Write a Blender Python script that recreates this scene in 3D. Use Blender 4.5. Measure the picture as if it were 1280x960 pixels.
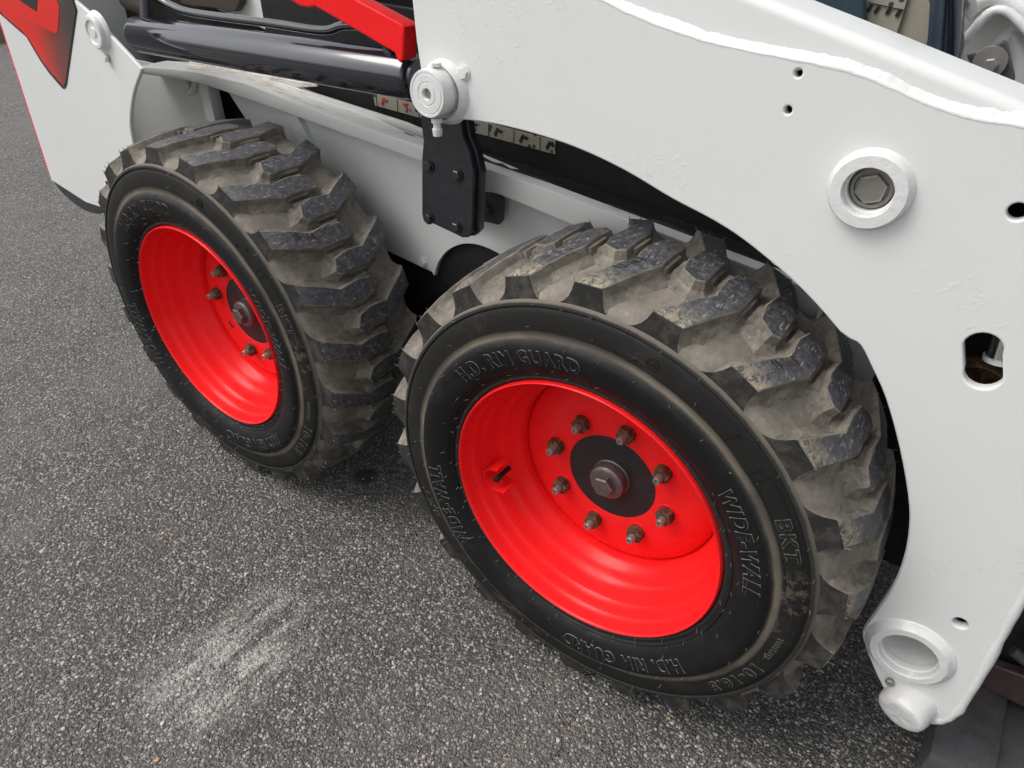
import bpy, bmesh, math, random
from mathutils import Matrix, Vector

random.seed(7)
for o in list(bpy.data.objects):
    bpy.data.objects.remove(o, do_unlink=True)
scene = bpy.context.scene
COL = scene.collection
R_ = math.radians

# ------------------------------------------------------------------ camera
cd = bpy.data.cameras.new('camera')
cam = bpy.data.objects.new('camera', cd)
COL.objects.link(cam)
cam.matrix_world = Matrix(((0.81049, -0.33924, 0.47752, 0.35714),
                           (0.58568, 0.45617, -0.66999, -0.66780),
                           (0.00945, 0.82270, 0.56840, 1.14218),
                           (0, 0, 0, 1)))
cd.sensor_width = 36
cd.lens = 24.92
cd.clip_start = 0.02
cd.clip_end = 500
scene.camera = cam

# ------------------------------------------------------------------ sky, sun, exposure (overcast day)
SUN_EL, SUN_AZ = 54, -48          # azimuth measured from -Y (behind the camera) towards -X
w = bpy.data.worlds.new('World')
scene.world = w
w.use_nodes = True
nt = w.node_tree
bg = nt.nodes['Background']
sky = nt.nodes.new('ShaderNodeTexSky')
sky.sky_type = 'NISHITA'
sky.sun_disc = False
sky.sun_elevation = R_(SUN_EL)
sky.sun_rotation = R_(180 - SUN_AZ)
sky.dust_density = 4.0
hs = nt.nodes.new('ShaderNodeHueSaturation')
hs.inputs['Saturation'].default_value = 0.22
nt.links.new(sky.outputs[0], hs.inputs['Color'])
nt.links.new(hs.outputs[0], bg.inputs['Color'])
bg.inputs['Strength'].default_value = 0.15
sl = bpy.data.lights.new('sun', 'SUN')
sl.energy = 0.95
sl.angle = R_(35)
sl.color = (1.0, 0.97, 0.93)
sun = bpy.data.objects.new('sun', sl)
COL.objects.link(sun)
ca = math.cos(R_(SUN_EL))
sd = Vector((math.sin(R_(SUN_AZ)) * ca, -math.cos(R_(SUN_AZ)) * ca, math.sin(R_(SUN_EL))))
sun.rotation_euler = sd.to_track_quat('Z', 'Y').to_euler()
sun.location = sd * 20
scene.view_settings.view_transform = 'Standard'
scene.view_settings.look = 'None'
scene.view_settings.exposure = 0.34
scene.view_settings.gamma = 1.0
scene.view_settings.use_curve_mapping = False


# ------------------------------------------------------------------ node helpers
class NM:
    def __init__(s, name):
        s.m = bpy.data.materials.new(name)
        s.m.use_nodes = True
        s.t = s.m.node_tree
        s.b = s.t.nodes['Principled BSDF']
        s.out = s.t.nodes['Material Output']

    def n(s, typ, **kw):
        d = s.t.nodes.new('ShaderNode' + typ)
        for k, v in kw.items():
            setattr(d, k, v)
        return d

    def put(s, v, sock):
        if hasattr(v, 'node'):
            s.t.links.new(v, sock)
        elif isinstance(v, (tuple, list)) and len(v) == 3 and sock.type == 'RGBA':
            sock.default_value = (*v, 1)
        else:
            sock.default_value = v

    def obj(s):
        return s.n('TexCoord').outputs['Object']

    def math(s, op, a, b=0.0, c=None, clamp=False):
        d = s.n('Math', operation=op, use_clamp=clamp)
        s.put(a, d.inputs[0]); s.put(b, d.inputs[1])
        if c is not None:
            s.put(c, d.inputs[2])
        return d.outputs[0]

    def noise(s, scale, detail=3, rough=0.55, vec=None, dist=0.0):
        d = s.n('TexNoise')
        d.inputs['Scale'].default_value = scale
        d.inputs['Detail'].default_value = detail
        d.inputs['Roughness'].default_value = rough
        d.inputs['Distortion'].default_value = dist
        s.put(vec if vec is not None else s.obj(), d.inputs['Vector'])
        return d.outputs['Fac']

    def voro(s, scale, feature='F1', vec=None, rnd=1.0):
        d = s.n('TexVoronoi', feature=feature)
        d.inputs['Scale'].default_value = scale
        d.inputs['Randomness'].default_value = rnd
        s.put(vec if vec is not None else s.obj(), d.inputs['Vector'])
        return d

    def step(s, v, a, b, lo=0.0, hi=1.0):
        d = s.n('MapRange', interpolation_type='SMOOTHSTEP')
        s.put(v, d.inputs[0])
        d.inputs[1].default_value = a; d.inputs[2].default_value = b
        d.inputs[3].default_value = lo; d.inputs[4].default_value = hi
        return d.outputs[0]

    def mix(s, f, a, b, mode='MIX'):
        d = s.n('Mix', data_type='RGBA', blend_type=mode)
        s.put(f, d.inputs[0]); s.put(a, d.inputs[6]); s.put(b, d.inputs[7])
        return d.outputs[2]

    def ramp(s, v, stops):
        d = s.n('ValToRGB')
        e = d.color_ramp.elements
        while len(e) < len(stops):
            e.new(0.5)
        for i, (p, c) in enumerate(stops):
            e[i].position = p
            e[i].color = (*c, 1)
        s.put(v, d.inputs[0])
        return d.outputs[0]

    def sep(s, vec):
        d = s.n('SeparateXYZ'); s.put(vec, d.inputs[0])
        return d.outputs

    def mapping(s, vec, loc=(0, 0, 0), rot=(0, 0, 0), scale=(1, 1, 1)):
        d = s.n('Mapping'); s.put(vec, d.inputs[0])
        d.inputs[1].default_value = loc; d.inputs[2].default_value = rot; d.inputs[3].default_value = scale
        return d.outputs[0]

    def bump(s, h, strength=0.3, dist=0.001, prev=None):
        d = s.n('Bump')
        d.inputs['Strength'].default_value = strength
        d.inputs['Distance'].default_value = dist
        s.put(h, d.inputs['Height'])
        if prev is not None:
            s.put(prev, d.inputs['Normal'])
        s.t.links.new(d.outputs[0], s.b.inputs['Normal'])
        return d.outputs[0]

    def set(s, color=None, rough=None, metal=None, coat=None, coat_rough=None, spec=None):
        for v, k in ((color, 'Base Color'), (rough, 'Roughness'), (metal, 'Metallic'), (coat, 'Coat Weight'),
                     (coat_rough, 'Coat Roughness'), (spec, 'Specular IOR Level')):
            if v is not None:
                s.put(v, s.b.inputs[k])
        return s

    def vary(s):
        """object coordinates shifted by a random amount for each object"""
        oi = s.n('ObjectInfo').outputs['Random']
        c = s.n('CombineXYZ')
        s.put(s.math('MULTIPLY', oi, 17.3), c.inputs[0])
        s.put(s.math('MULTIPLY', oi, 9.1), c.inputs[1])
        s.put(s.math('MULTIPLY', oi, 23.7), c.inputs[2])
        d = s.n('VectorMath', operation='ADD')
        s.put(s.obj(), d.inputs[0]); s.put(c.outputs[0], d.inputs[1])
        return d.outputs[0]


M = {}


def mat_white():
    k = NM('white_paint')
    n1 = k.noise(3.0, 3)
    n2 = k.noise(55, 4, 0.6)
    chips = k.step(k.noise(38, 5, 0.65), 0.73, 0.76)
    col = k.mix(n1, (0.70, 0.71, 0.69), (0.76, 0.765, 0.75))
    grime = k.step(k.noise(9, 5, 0.7), 0.58, 0.8, 0, 0.35)
    col = k.mix(grime, col, (0.60, 0.59, 0.56))
    col = k.mix(k.math('MULTIPLY', chips, 0.3), col, (0.45, 0.43, 0.40))
    k.set(col, k.step(n2, 0.2, 0.8, 0.28, 0.5), coat=0.25, coat_rough=0.25)
    b = k.bump(k.noise(240, 2), 0.10, 0.0006)
    # runs, drips and old chips under the repaint, in patches
    patch = k.step(k.noise(6.5, 2), 0.52, 0.66)
    lumps = k.math('MULTIPLY', patch, k.step(k.noise(95, 4, 0.7, dist=0.8), 0.55, 0.62))
    b = k.bump(lumps, 0.36, 0.0010, b)
    return k.m


def mat_weld():
    k = NM('white_weld')
    v = k.noise(110, 4, 0.6, dist=0.6)
    k.set(k.mix(v, (0.66, 0.66, 0.64), (0.78, 0.78, 0.77)), 0.42, coat=0.3, coat_rough=0.3)
    b = k.bump(v, 0.35, 0.0022)
    k.bump(k.noise(420, 3), 0.2, 0.0006, b)
    return k.m


def mat_worn_white():
    k = NM('white_paint_scraped')
    ms = k.mapping(k.obj(), scale=(2.2, 22, 22))
    n = k.noise(2.2, 6, 0.7, vec=ms)
    n2 = k.noise(40, 5, 0.7)
    _, yy, _ = k.sep(k.obj())
    f = k.math('MULTIPLY', k.step(n, 0.50, 0.60), k.step(n2, 0.35, 0.6), clamp=True)
    f = k.math('MULTIPLY', f, k.step(yy, .279, .288))
    col = k.mix(f, (0.72, 0.725, 0.70), (0.52, 0.42, 0.33))
    f2 = k.math('MULTIPLY', k.step(n, 0.66, 0.72), k.step(yy, .276, .284))
    col = k.mix(f2, col, (0.36, 0.29, 0.23))
    k.set(col, k.mix(f, (0.33,) * 3, (0.7,) * 3), coat=0.2, coat_rough=0.25)
    k.bump(f, 0.4, 0.0008)
    return k.m


def mat_red():
    k = NM('red_paint')
    n = k.noise(14, 4)
    col = k.mix(n, (0.86, 0.014, 0.017), (0.92, 0.020, 0.022))
    dirt = k.step(k.noise(60, 5, 0.7), 0.66, 0.74, 0, 0.5)
    col = k.mix(dirt, col, (0.35, 0.02, 0.012))
    k.set(col, k.step(k.noise(30, 4), 0.2, 0.8, 0.20, 0.34), coat=0.0, spec=0.19)
    b = k.bump(k.noise(160, 2), 0.08, 0.0006)
    k.bump(k.noise(18, 3), 0.10, 0.002, b)
    return k.m


def mat_black(name, col=(0.012, 0.013, 0.017), rough=0.3, coat=0.4):
    k = NM(name)
    n = k.noise(45, 5, 0.65)
    sp = k.step(k.noise(320, 3, 0.7), 0.68, 0.76, 0, 0.5)
    c = k.mix(k.step(n, 0.5, 0.75, 0, 0.5), col, tuple(v * 1.6 + 0.004 for v in col))
    c = k.mix(sp, c, (0.10, 0.095, 0.09))
    k.set(c, k.step(n, 0.3, 0.75, rough, min(rough + 0.28, 0.95)), coat=coat, coat_rough=0.12)
    b = k.bump(k.noise(180, 3), 0.15, 0.0008)
    return k.m


def mat_rubber():
    k = NM('tyre_rubber')
    o = k.obj()
    x, y, z = k.sep(o)
    rr = k.math('SQRT', k.math('ADD', k.math('MULTIPLY', x, x), k.math('MULTIPLY', z, z)))
    nn = k.noise(26, 5, 0.65)
    rr2 = k.math('ADD', rr, k.math('MULTIPLY', k.math('SUBTRACT', nn, 0.5), 0.004))
    t = k.math('MULTIPLY', k.math('SUBTRACT', rr2, 0.22), 1 / 0.17)

    def p(r):
        return (r - 0.22) / 0.17
    black, dim, brown = (0.0085, 0.0085, 0.009), (0.0145, 0.014, 0.0132), (0.19, 0.16, 0.124)
    col = k.ramp(t, [(0.0, (0.035, 0.03, 0.026)), (p(.229), (0.03, 0.028, 0.026)), (p(.236), black), (p(.2875), black), (p(.2905), (0.035, 0.031, 0.027)),
                     (p(.2935), brown), (p(.2985), (0.13, 0.11, 0.088)), (p(.302), dim), (p(.330), (0.012, 0.0116, 0.011)),
                     (p(.335), (0.03, 0.03, 0.029)), (p(.3385), (0.03, 0.028, 0.025)), (p(.3405), (0.15, 0.13, 0.105)), (p(.350), (0.17, 0.145, 0.115))])
    fade = k.step(k.noise(4.5, 4, 0.6), .38, .62, .25, 1.0)
    ringm = k.math('MULTIPLY', k.math('MULTIPLY', k.step(rr, .2885, .2925), k.step(rr, .3025, .2985)), k.math('SUBTRACT', 1.0, fade))
    col = k.mix(k.math('MULTIPLY', ringm, 0.8), col, (0.022, 0.021, 0.02))
    # scuffs running round the sidewall
    th = k.math('ARCTAN2', x, z)
    cc = k.n('CombineXYZ'); k.put(k.math('MULTIPLY', th, 3.0), cc.inputs[0]); k.put(k.math('MULTIPLY', rr, 420.0), cc.inputs[1]); k.put(y, cc.inputs[2])
    sc = k.noise(1.0, 5, 0.7, vec=cc.outputs[0])
    col = k.mix(k.math('MULTIPLY', k.step(sc, .60, .72, 0, .5), k.step(rr, .343, .340)), col, (0.075, 0.07, 0.063))
    # dried mud clinging to the outer band, in patches
    band = k.math('MULTIPLY', k.step(rr, .297, .303), k.step(rr, .336, .330))
    mud = k.math('MULTIPLY', k.math('MULTIPLY', k.step(k.noise(5.0, 2), .58, .70), k.step(k.noise(75, 6, 0.75), .5, .58)), band)
    col = k.mix(k.math('MULTIPLY', mud, 0.45), col, (0.16, 0.135, 0.10))
    # thin dust smears everywhere
    sm = k.step(k.noise(8, 6, 0.7), .5, .75, 0, .30)
    col = k.mix(sm, col, (0.06, 0.056, 0.051))
    # tread floor: brown dust, mottled
    fl = k.step(rr, .3415, .3435)
    floor = k.ramp(k.noise(30, 8, 0.75), [(0.28, (0.105, 0.094, 0.080)), (0.45, (0.17, 0.152, 0.128)), (0.6, (0.235, 0.21, 0.175)), (0.75, (0.34, 0.295, 0.23))])
    col = k.mix(fl, col, floor)
    rg = k.mix(k.step(rr, .29, .30), k.step(k.noise(40, 4), .3, .7, .50, .66), (0.70,) * 3)
    k.set(col, rg, spec=0.22)
    b = k.bump(k.noise(330, 3), 0.12, 0.0006)
    k.bump(k.noise(45, 5), 0.25, 0.0012, b)
    return k.m


def mat_lug_side():
    k = NM('tread_block_flank')
    v = k.vary()
    col = k.ramp(k.noise(32, 8, 0.75, vec=v), [(0.3, (0.075, 0.067, 0.057)), (0.48, (0.145, 0.128, 0.106)), (0.62, (0.22, 0.195, 0.158)), (0.78, (0.36, 0.305, 0.22))])
    st = k.noise(1.0, 4, 0.6, vec=k.mapping(v, rot=(0, 0, 0.35), scale=(170, 14, 170)))
    col = k.mix(k.step(st, .56, .70, 0, .6), col, (0.30, 0.255, 0.185))
    col = k.mix(k.step(st, .44, .30, 0, .6), col, (0.045, 0.04, 0.035))
    k.set(col, 0.72)
    k.bump(k.noise(60, 5, vec=v), 0.3, 0.0015)
    return k.m


def mat_lug_end():
    k = NM('tread_block_end')
    v = k.vary()
    col = k.mix(k.step(k.noise(40, 7, 0.75, vec=v), .42, .72, 0, .75), (0.021, 0.0205, 0.020), (0.095, 0.084, 0.07))
    k.set(col, 0.6, spec=0.3)
    k.bump(k.noise(300, 3, vec=v), 0.15, 0.0006)
    return k.m


def mat_lug_top(name, crust):
    k = NM(name)
    v = k.vary()
    _, y, _ = k.sep(k.obj())
    g = k.noise(105, 8, 0.85, vec=v)
    col = k.ramp(g, [(0.30, (0.020, 0.020, 0.023)), (0.46, (0.05, 0.051, 0.056)), (0.58, (0.10, 0.10, 0.105)), (0.68, (0.34, 0.33, 0.32))])
    # scratches dragged round the tyre
    s1 = k.noise(1.0, 3, 0.6, vec=k.mapping(v, rot=(0.3, 0.5, 0.4), scale=(260, 60, 22)))
    col = k.mix(k.step(s1, .60, .68, 0, .7), col, (0.34, 0.33, 0.32))
    if crust > 0:
        edge = k.step(k.math('ADD', y, k.math('MULTIPLY', k.noise(38, 4, vec=v), 0.05)), .075, .030)
        cr = k.math('MULTIPLY', edge, k.step(k.noise(85, 6, 0.8, vec=v, dist=1.2), .44, .52))
        col = k.mix(k.math('MULTIPLY', cr, crust), col, k.mix(k.noise(140, 5, 0.7, vec=v), (0.17, 0.14, 0.10), (0.46, 0.39, 0.27)))
    k.set(col, k.step(g, .3, .7, .38, .7))
    b = k.bump(g, 0.7, 0.0016)
    k.bump(s1, 0.3, 0.001, b)
    return k.m


def mat_asphalt():
    k = NM('asphalt')
    o = k.obj()
    warp = k.n('TexNoise'); warp.inputs['Scale'].default_value = 140; k.put(o, warp.inputs['Vector'])
    va = k.n('VectorMath', operation='MULTIPLY_ADD')
    k.put(warp.outputs['Color'], va.inputs[0]); va.inputs[1].default_value = (0.006,) * 3; k.put(o, va.inputs[2])
    vec = va.outputs[0]
    v1 = k.voro(160, vec=vec)
    v2 = k.voro(310, vec=vec)
    c1 = k.sep(v1.outputs['Color'])
    c2 = k.sep(v2.outputs['Color'])
    big = k.noise(1.6, 6, 0.65)
    mid = k.noise(11, 5, 0.65)
    st1 = k.math('MULTIPLY', k.step(v1.outputs['Distance'], .66, .40), k.step(c1[0], .30, .42))
    st2 = k.math('MULTIPLY', k.step(v2.outputs['Distance'], .66, .45), k.step(c2[0], .40, .50))
    binder = k.mix(mid, (0.032, 0.031, 0.029), (0.088, 0.084, 0.078))
    stone = k.ramp(c1[1], [(0.0, (0.085, 0.082, 0.078)), (0.4, (0.155, 0.150, 0.142)), (0.72, (0.24, 0.232, 0.22)), (0.90, (0.50, 0.485, 0.46)), (0.985, (0.36, 0.29, 0.22))])
    stone2 = k.ramp(c2[1], [(0.0, (0.10, 0.097, 0.092)), (0.7, (0.22, 0.212, 0.20)), (1.0, (0.50, 0.48, 0.455))])
    col = k.mix(st2, binder, stone2)
    col = k.mix(st1, col, stone)
    # large worn / dusty areas and darker damp-looking ones
    col = k.mix(k.step(big, .46, .70, 0, .50), col, (0.20, 0.187, 0.170))
    col = k.mix(k.step(big, .46, .28, 0, .45), col, (0.075, 0.072, 0.068))
    col = k.mix(k.step(mid, .56, .76, 0, .45), col, (0.165, 0.145, 0.125))
    # hairline cracks
    wv = k.n('VectorMath', operation='MULTIPLY_ADD')
    wn = k.n('TexNoise'); wn.inputs['Scale'].default_value = 7; wn.inputs['Detail'].default_value = 6; k.put(o, wn.inputs['Vector'])
    k.put(wn.outputs['Color'], wv.inputs[0]); wv.inputs[1].default_value = (0.22,) * 3; k.put(o, wv.inputs[2])
    ck = k.voro(1.35, 'DISTANCE_TO_EDGE', vec=wv.outputs[0])
    crack = k.math('MULTIPLY', k.step(ck.outputs['Distance'], .0062, .0022), k.step(k.noise(2.6, 3), .50, .58))
    col = k.mix(k.math('MULTIPLY', crack, .40), col, (0.028, 0.026, 0.024))
    # tyre scrub: pale dragged streaks in one patch beside the rear wheel
    x, y, z = k.sep(o)
    wx = k.math('ADD', x, k.math('MULTIPLY', k.math('SUBTRACT', k.noise(4, 2), 0.5), 0.10))
    ex = k.math('DIVIDE', k.math('ADD', wx, 0.50), 0.14)
    ey = k.math('DIVIDE', k.math('ADD', y, 0.33), 0.24)
    dist = k.math('SQRT', k.math('ADD', k.math('MULTIPLY', ex, ex), k.math('MULTIPLY', ey, ey)))
    patch = k.step(dist, 1.0, .25)
    streak = k.noise(1.0, 5, 0.65, vec=k.mapping(o, rot=(0, 0, R_(-7)), scale=(17, 3.6, 1)), dist=2.2)
    smudge = k.noise(13, 6, 0.7, vec=k.mapping(o, rot=(0, 0, R_(-20)), scale=(1.8, .8, 1)), dist=1.0)
    sm = k.math('MULTIPLY', patch, k.step(k.math('ADD', k.math('MULTIPLY', streak, .5), k.math('MULTIPLY', smudge, .5)), .40, .62))
    sm = k.math('MULTIPLY', sm, k.step(k.noise(150, 5, 0.75), .34, .58))
    col = k.mix(k.math('MULTIPLY', sm, 0.85), col, (0.62, 0.60, 0.56))
    # fainter dust swirls
    sw = k.noise(3.2, 6, 0.7, vec=k.mapping(o, scale=(2.2, 1, 1)), dist=1.6)
    col = k.mix(k.math('MULTIPLY', k.step(sw, .56, .70), k.step(k.noise(190, 3), .4, .62, 0, .42)), col, (0.25, 0.235, 0.21))
    # damp dark oil spot between the wheels
    dx = k.math('DIVIDE', k.math('ADD', x, 0.655), 0.028)
    dy = k.math('DIVIDE', k.math('SUBTRACT', y, 0.16), 0.028)
    spot = k.step(k.math('ADD', k.math('MULTIPLY', dx, dx), k.math('MULTIPLY', dy, dy)), 1.8, .2, 0, .8)
    col = k.mix(spot, col, (0.008, 0.008, 0.008))
    k.set(col, k.mix(st1, (0.62,) * 3, (0.5,) * 3), spec=0.4)
    h = k.math('ADD', k.math('MULTIPLY', k.step(v1.outputs['Distance'], .7, .2), k.step(c1[0], .25, .5)), k.math('MULTIPLY', k.step(v2.outputs['Distance'], .7, .2), 0.45))
    b = k.bump(h, 1.0, 0.0034)
    b = k.bump(mid, 0.5, 0.006, b)
    k.bump(k.math('SUBTRACT', 1.0, crack), 0.3, 0.002, b)
    return k.m


def simple(name, col, rough=0.5, metal=0.0, vscale=30, amp=0.35, bump=0.2, coat=0.0, spec=None):
    k = NM(name)
    n = k.noise(vscale, 5, 0.65)
    lo = tuple(c * (1 - amp) for c in col); hi = tuple(min(c * (1 + amp), 1) for c in col)
    k.set(k.mix(n, lo, hi), rough, metal, coat=coat, coat_rough=0.15, spec=spec)
    if bump:
        k.bump(k.noise(vscale * 5, 4), bump, 0.001)
    return k.m


def mat_rust():
    k = NM('rusty_steel')
    n = k.noise(120, 6, 0.75, vec=k.vary())
    col = k.ramp(n, [(0.3, (0.03, 0.022, 0.018)), (0.5, (0.085, 0.045, 0.026)), (0.60, (0.24, 0.12, 0.05)), (0.8, (0.14, 0.09, 0.06))])
    k.set(col, 0.75, 0.15)
    k.bump(n, 0.5, 0.001)
    return k.m


def mat_decal():
    k = NM('decal_print')
    x, y, z = k.sep(k.obj())
    t = k.math('ADD', x, k.math('MULTIPLY', z, -0.15))
    col = k.ramp(k.math('MULTIPLY', k.math('ADD', t, 1.66), 1 / 0.42),
                 [(0.0, (0.78, 0.014, 0.010)), (0.14, (0.74, 0.016, 0.012)), (0.34, (0.20, 0.035, 0.028)), (0.52, (0.055, 0.045, 0.042)), (0.8, (0.02, 0.02, 0.021))])
    k.set(col, 0.3, coat=0.3, coat_rough=0.1)
    return k.m


def mat_label():
    k = NM('label_print')
    v = k.voro(85, vec=k.obj())
    c = k.sep(v.outputs['Color'])
    ink = k.math('MULTIPLY', k.step(v.outputs['Distance'], .38, .30), k.step(c[0], .55, .6))
    col = k.mix(ink, (0.36, 0.34, 0.28), (0.05, 0.05, 0.05))
    k.set(col, 0.4)
    return k.m


M['white'] = mat_white(); M['weld'] = mat_weld(); M['worn'] = mat_worn_white(); M['red'] = mat_red()
M['black'] = mat_black('black_paint'); M['navy'] = simple('cylinder_paint', (0.010, 0.012, 0.020), 0.10, 0, 30, 0.3, 0.012, 0.5, 0.5)
M['navy'].node_tree.nodes['Principled BSDF'].inputs['IOR'].default_value = 1.75
M['navy'].node_tree.nodes['Principled BSDF'].inputs['Coat Roughness'].default_value = 0.05
M['dark'] = mat_black('dark_interior', (0.006, 0.006, 0.0065), 0.55, 0.0)
M['rubber'] = mat_rubber(); M['flank'] = mat_lug_side(); M['end'] = mat_lug_end()
M['top_front'] = mat_lug_top('tread_top_crusted', 0.95); M['top_rear'] = mat_lug_top('tread_top_worn', 0.0)
M['asphalt'] = mat_asphalt(); M['rust'] = mat_rust()
M['steel'] = simple('dull_steel', (0.17, 0.152, 0.146), 0.45, 0.7, 90, 0.4, 0.3)
M['hub'] = mat_black('hub_paint', (0.010, 0.010, 0.011), 0.45, 0.15)
M['chrome'] = simple('chrome_rod', (0.75, 0.75, 0.75), 0.08, 1.0, 20, 0.05, 0)
M['zinc'] = simple('grey_bolt', (0.30, 0.29, 0.26), 0.4, 0.6, 60, 0.25, 0.2)
M['primer'] = simple('grey_primer', (0.06, 0.06, 0.062), 0.5, 0.2, 40, 0.4, 0.3)
M['hair'] = simple('rubber_hair', (0.16, 0.155, 0.145), 0.35, 0, 80, 0.4, 0)
M['decal'] = mat_decal()
M['letter_edge'] = simple('pale_letter_edge', (0.20, 0.19, 0.176), 0.42, 0, 90, 0.8, 0.2)
M['decal_red'] = simple('decal_red', (0.78, 0.013, 0.010), 0.3, 0, 10, 0.05, 0, 0.3)
M['decal_black'] = simple('decal_black', (0.014, 0.014, 0.015), 0.3, 0, 10, 0.1, 0, 0.3)
M['label'] = mat_label()
M['ink_red'] = simple('ink_red', (0.5, 0.02, 0.02), 0.4, 0, 10, 0.05, 0)
M['ink_black'] = simple('ink_black', (0.02, 0.02, 0.02), 0.4, 0, 10, 0.05, 0)
M['slate'] = mat_black('slate_blue_paint', (0.032, 0.045, 0.065), 0.35, 0.3)
M['teal'] = simple('teal_cloth', (0.02, 0.05, 0.065), 0.6, 0, 40, 0.3, 0.2)
M['beige'] = simple('dusty_beige', (0.36, 0.33, 0.26), 0.55, 0, 12, 0.3, 0.2)
M['greywhite'] = simple('grey_white_panel', (0.55, 0.55, 0.53), 0.45, 0, 9, 0.12, 0.15, 0.1)
M['brown'] = simple('brown_rubber', (0.06, 0.045, 0.032), 0.5, 0, 50, 0.4, 0.3)
M['bucket'] = simple('worn_bucket_steel', (0.13, 0.125, 0.13), 0.5, 0.4, 35, 0.6, 0.4)
M['bucket_red'] = simple('worn_oxide_steel', (0.11, 0.07, 0.07), 0.42, 0.3, 45, 0.6, 0.4)
M['concrete'] = simple('kerb_concrete', (0.20, 0.18, 0.15), 0.9, 0, 18, 0.5, 0.6)
M['soil'] = simple('leaf_litter', (0.14, 0.105, 0.065), 0.95, 0, 30, 0.7, 0.8)
M['grass'] = simple('grass_blades', (0.06, 0.085, 0.025), 0.7, 0, 20, 0.5, 0)
M['pebble'] = simple('loose_pebbles', (0.42, 0.405, 0.375), 0.75, 0, 14, 0.6, 0.3)
M['pebble_tan'] = simple('tan_pebbles', (0.42, 0.27, 0.13), 0.75, 0, 25, 0.4, 0.3)


# ------------------------------------------------------------------ geometry helpers
def link(name, me, mats, parent=None, smooth=None):
    o = bpy.data.objects.new(name, me)
    COL.objects.link(o)
    if not isinstance(mats, (list, tuple)):
        mats = [mats]
    if not me.materials:
        for m in mats:
            me.materials.append(M[m])
    if smooth is not None:
        for q in me.polygons:
            q.use_smooth = True
        me.set_sharp_from_angle(angle=R_(smooth))
    if parent is not None:
        o.parent = parent
    return o


def empty(name, loc, parent=None):
    o = bpy.data.objects.new(name, None)
    COL.objects.link(o)
    o.location = loc
    o.empty_display_size = 0.1
    if parent is not None:
        o.parent = parent
    return o


def from_bm(name, bm, recalc=True):
    if recalc:
        bmesh.ops.recalc_face_normals(bm, faces=bm.faces)
    me = bpy.data.meshes.new(name)
    bm.to_mesh(me)
    bm.free()
    return me


def circle(cx, cz, r, n=24, ph=0.0, sx=1.0, sz=1.0):
    return [(cx + r * sx * math.cos(ph + 2 * math.pi * i / n), cz + r * sz * math.sin(ph + 2 * math.pi * i / n)) for i in range(n)]


def plate(name, outline, y0, y1, mats, parent, holes=(), bevel=0.0015, smooth=40, segs=2):
    """flat plate: outline and holes are (x, z), thickness from y0 (outer) to y1"""
    cu = bpy.data.curves.new(name, 'CURVE')
    cu.dimensions = '2D'
    cu.fill_mode = 'BOTH'
    for pts in [outline] + list(holes):
        sp = cu.splines.new('POLY')
        sp.points.add(len(pts) - 1)
        for q, (a, b) in zip(sp.points, pts):
            q.co = (a, b, 0, 1)
        sp.use_cyclic_u = True
    cu.extrude = max((y1 - y0) / 2 - bevel, 0.0001)
    cu.bevel_depth = bevel
    cu.bevel_resolution = segs
    cu.offset = -bevel
    t = bpy.data.objects.new('tmp', cu)
    COL.objects.link(t)
    dg = bpy.context.evaluated_depsgraph_get()
    me = bpy.data.meshes.new_from_object(t.evaluated_get(dg))
    bpy.data.objects.remove(t, do_unlink=True)
    bpy.data.curves.remove(cu)
    me.name = name
    me.materials.clear()
    ym = (y0 + y1) / 2
    for v in me.vertices:
        a, b, c = v.co
        v.co = (a, ym - c, b)
    return link(name, me, mats, parent, smooth)


def smooth_path(pts, sub=6, closed=False):
    """Catmull-Rom through points of any dimension"""
    n = len(pts)
    out = []
    rng = range(n if closed else n - 1)
    for i in rng:
        g = (lambda k: pts[k % n]) if closed else (lambda k: pts[min(max(k, 0), n - 1)])
        p0, p1, p2, p3 = g(i - 1), g(i), g(i + 1), g(i + 2)
        for s in range(sub):
            t = s / sub
            out.append(tuple(0.5 * (2 * b + (c - a) * t + (2 * a - 5 * b + 4 * c - d) * t * t + (3 * b - a - 3 * c + d) * t ** 3)
                             for a, b, c, d in zip(p0, p1, p2, p3)))
    if not closed:
        out.append(tuple(pts[-1]))
    return out


def tube_mesh(name, path, r, n=12, jitter=0.0, cap=True, seed=1, squash=None):
    rnd = random.Random(seed)
    bm = bmesh.new()
    P = [Vector(q) for q in path]
    rings = []
    prev = None
    for i, q in enumerate(P):
        d = (P[min(i + 1, len(P) - 1)] - P[max(i - 1, 0)]).normalized()
        ref = prev if prev is not None else (Vector((0, 0, 1)) if abs(d.z) < 0.9 else Vector((1, 0, 0)))
        u = (ref - d * ref.dot(d)).normalized()
        prev = u
        v = d.cross(u)
        rr = r[i] if isinstance(r, (list, tuple)) else r
        k = rr * (1 + rnd.uniform(-jitter, jitter))
        rings.append([bm.verts.new(q + (u * math.cos(2 * math.pi * j / n) + v * math.sin(2 * math.pi * j / n)) * k *
                                   (1 + rnd.uniform(-jitter, jitter) * 0.5)) for j in range(n)])
    for a, b in zip(rings, rings[1:]):
        for j in range(n):
            bm.faces.new((a[j], a[(j + 1) % n], b[(j + 1) % n], b[j]))
    if cap:
        bm.faces.new(rings[0]); bm.faces.new(list(reversed(rings[-1])))
    return from_bm(name, bm)


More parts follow.
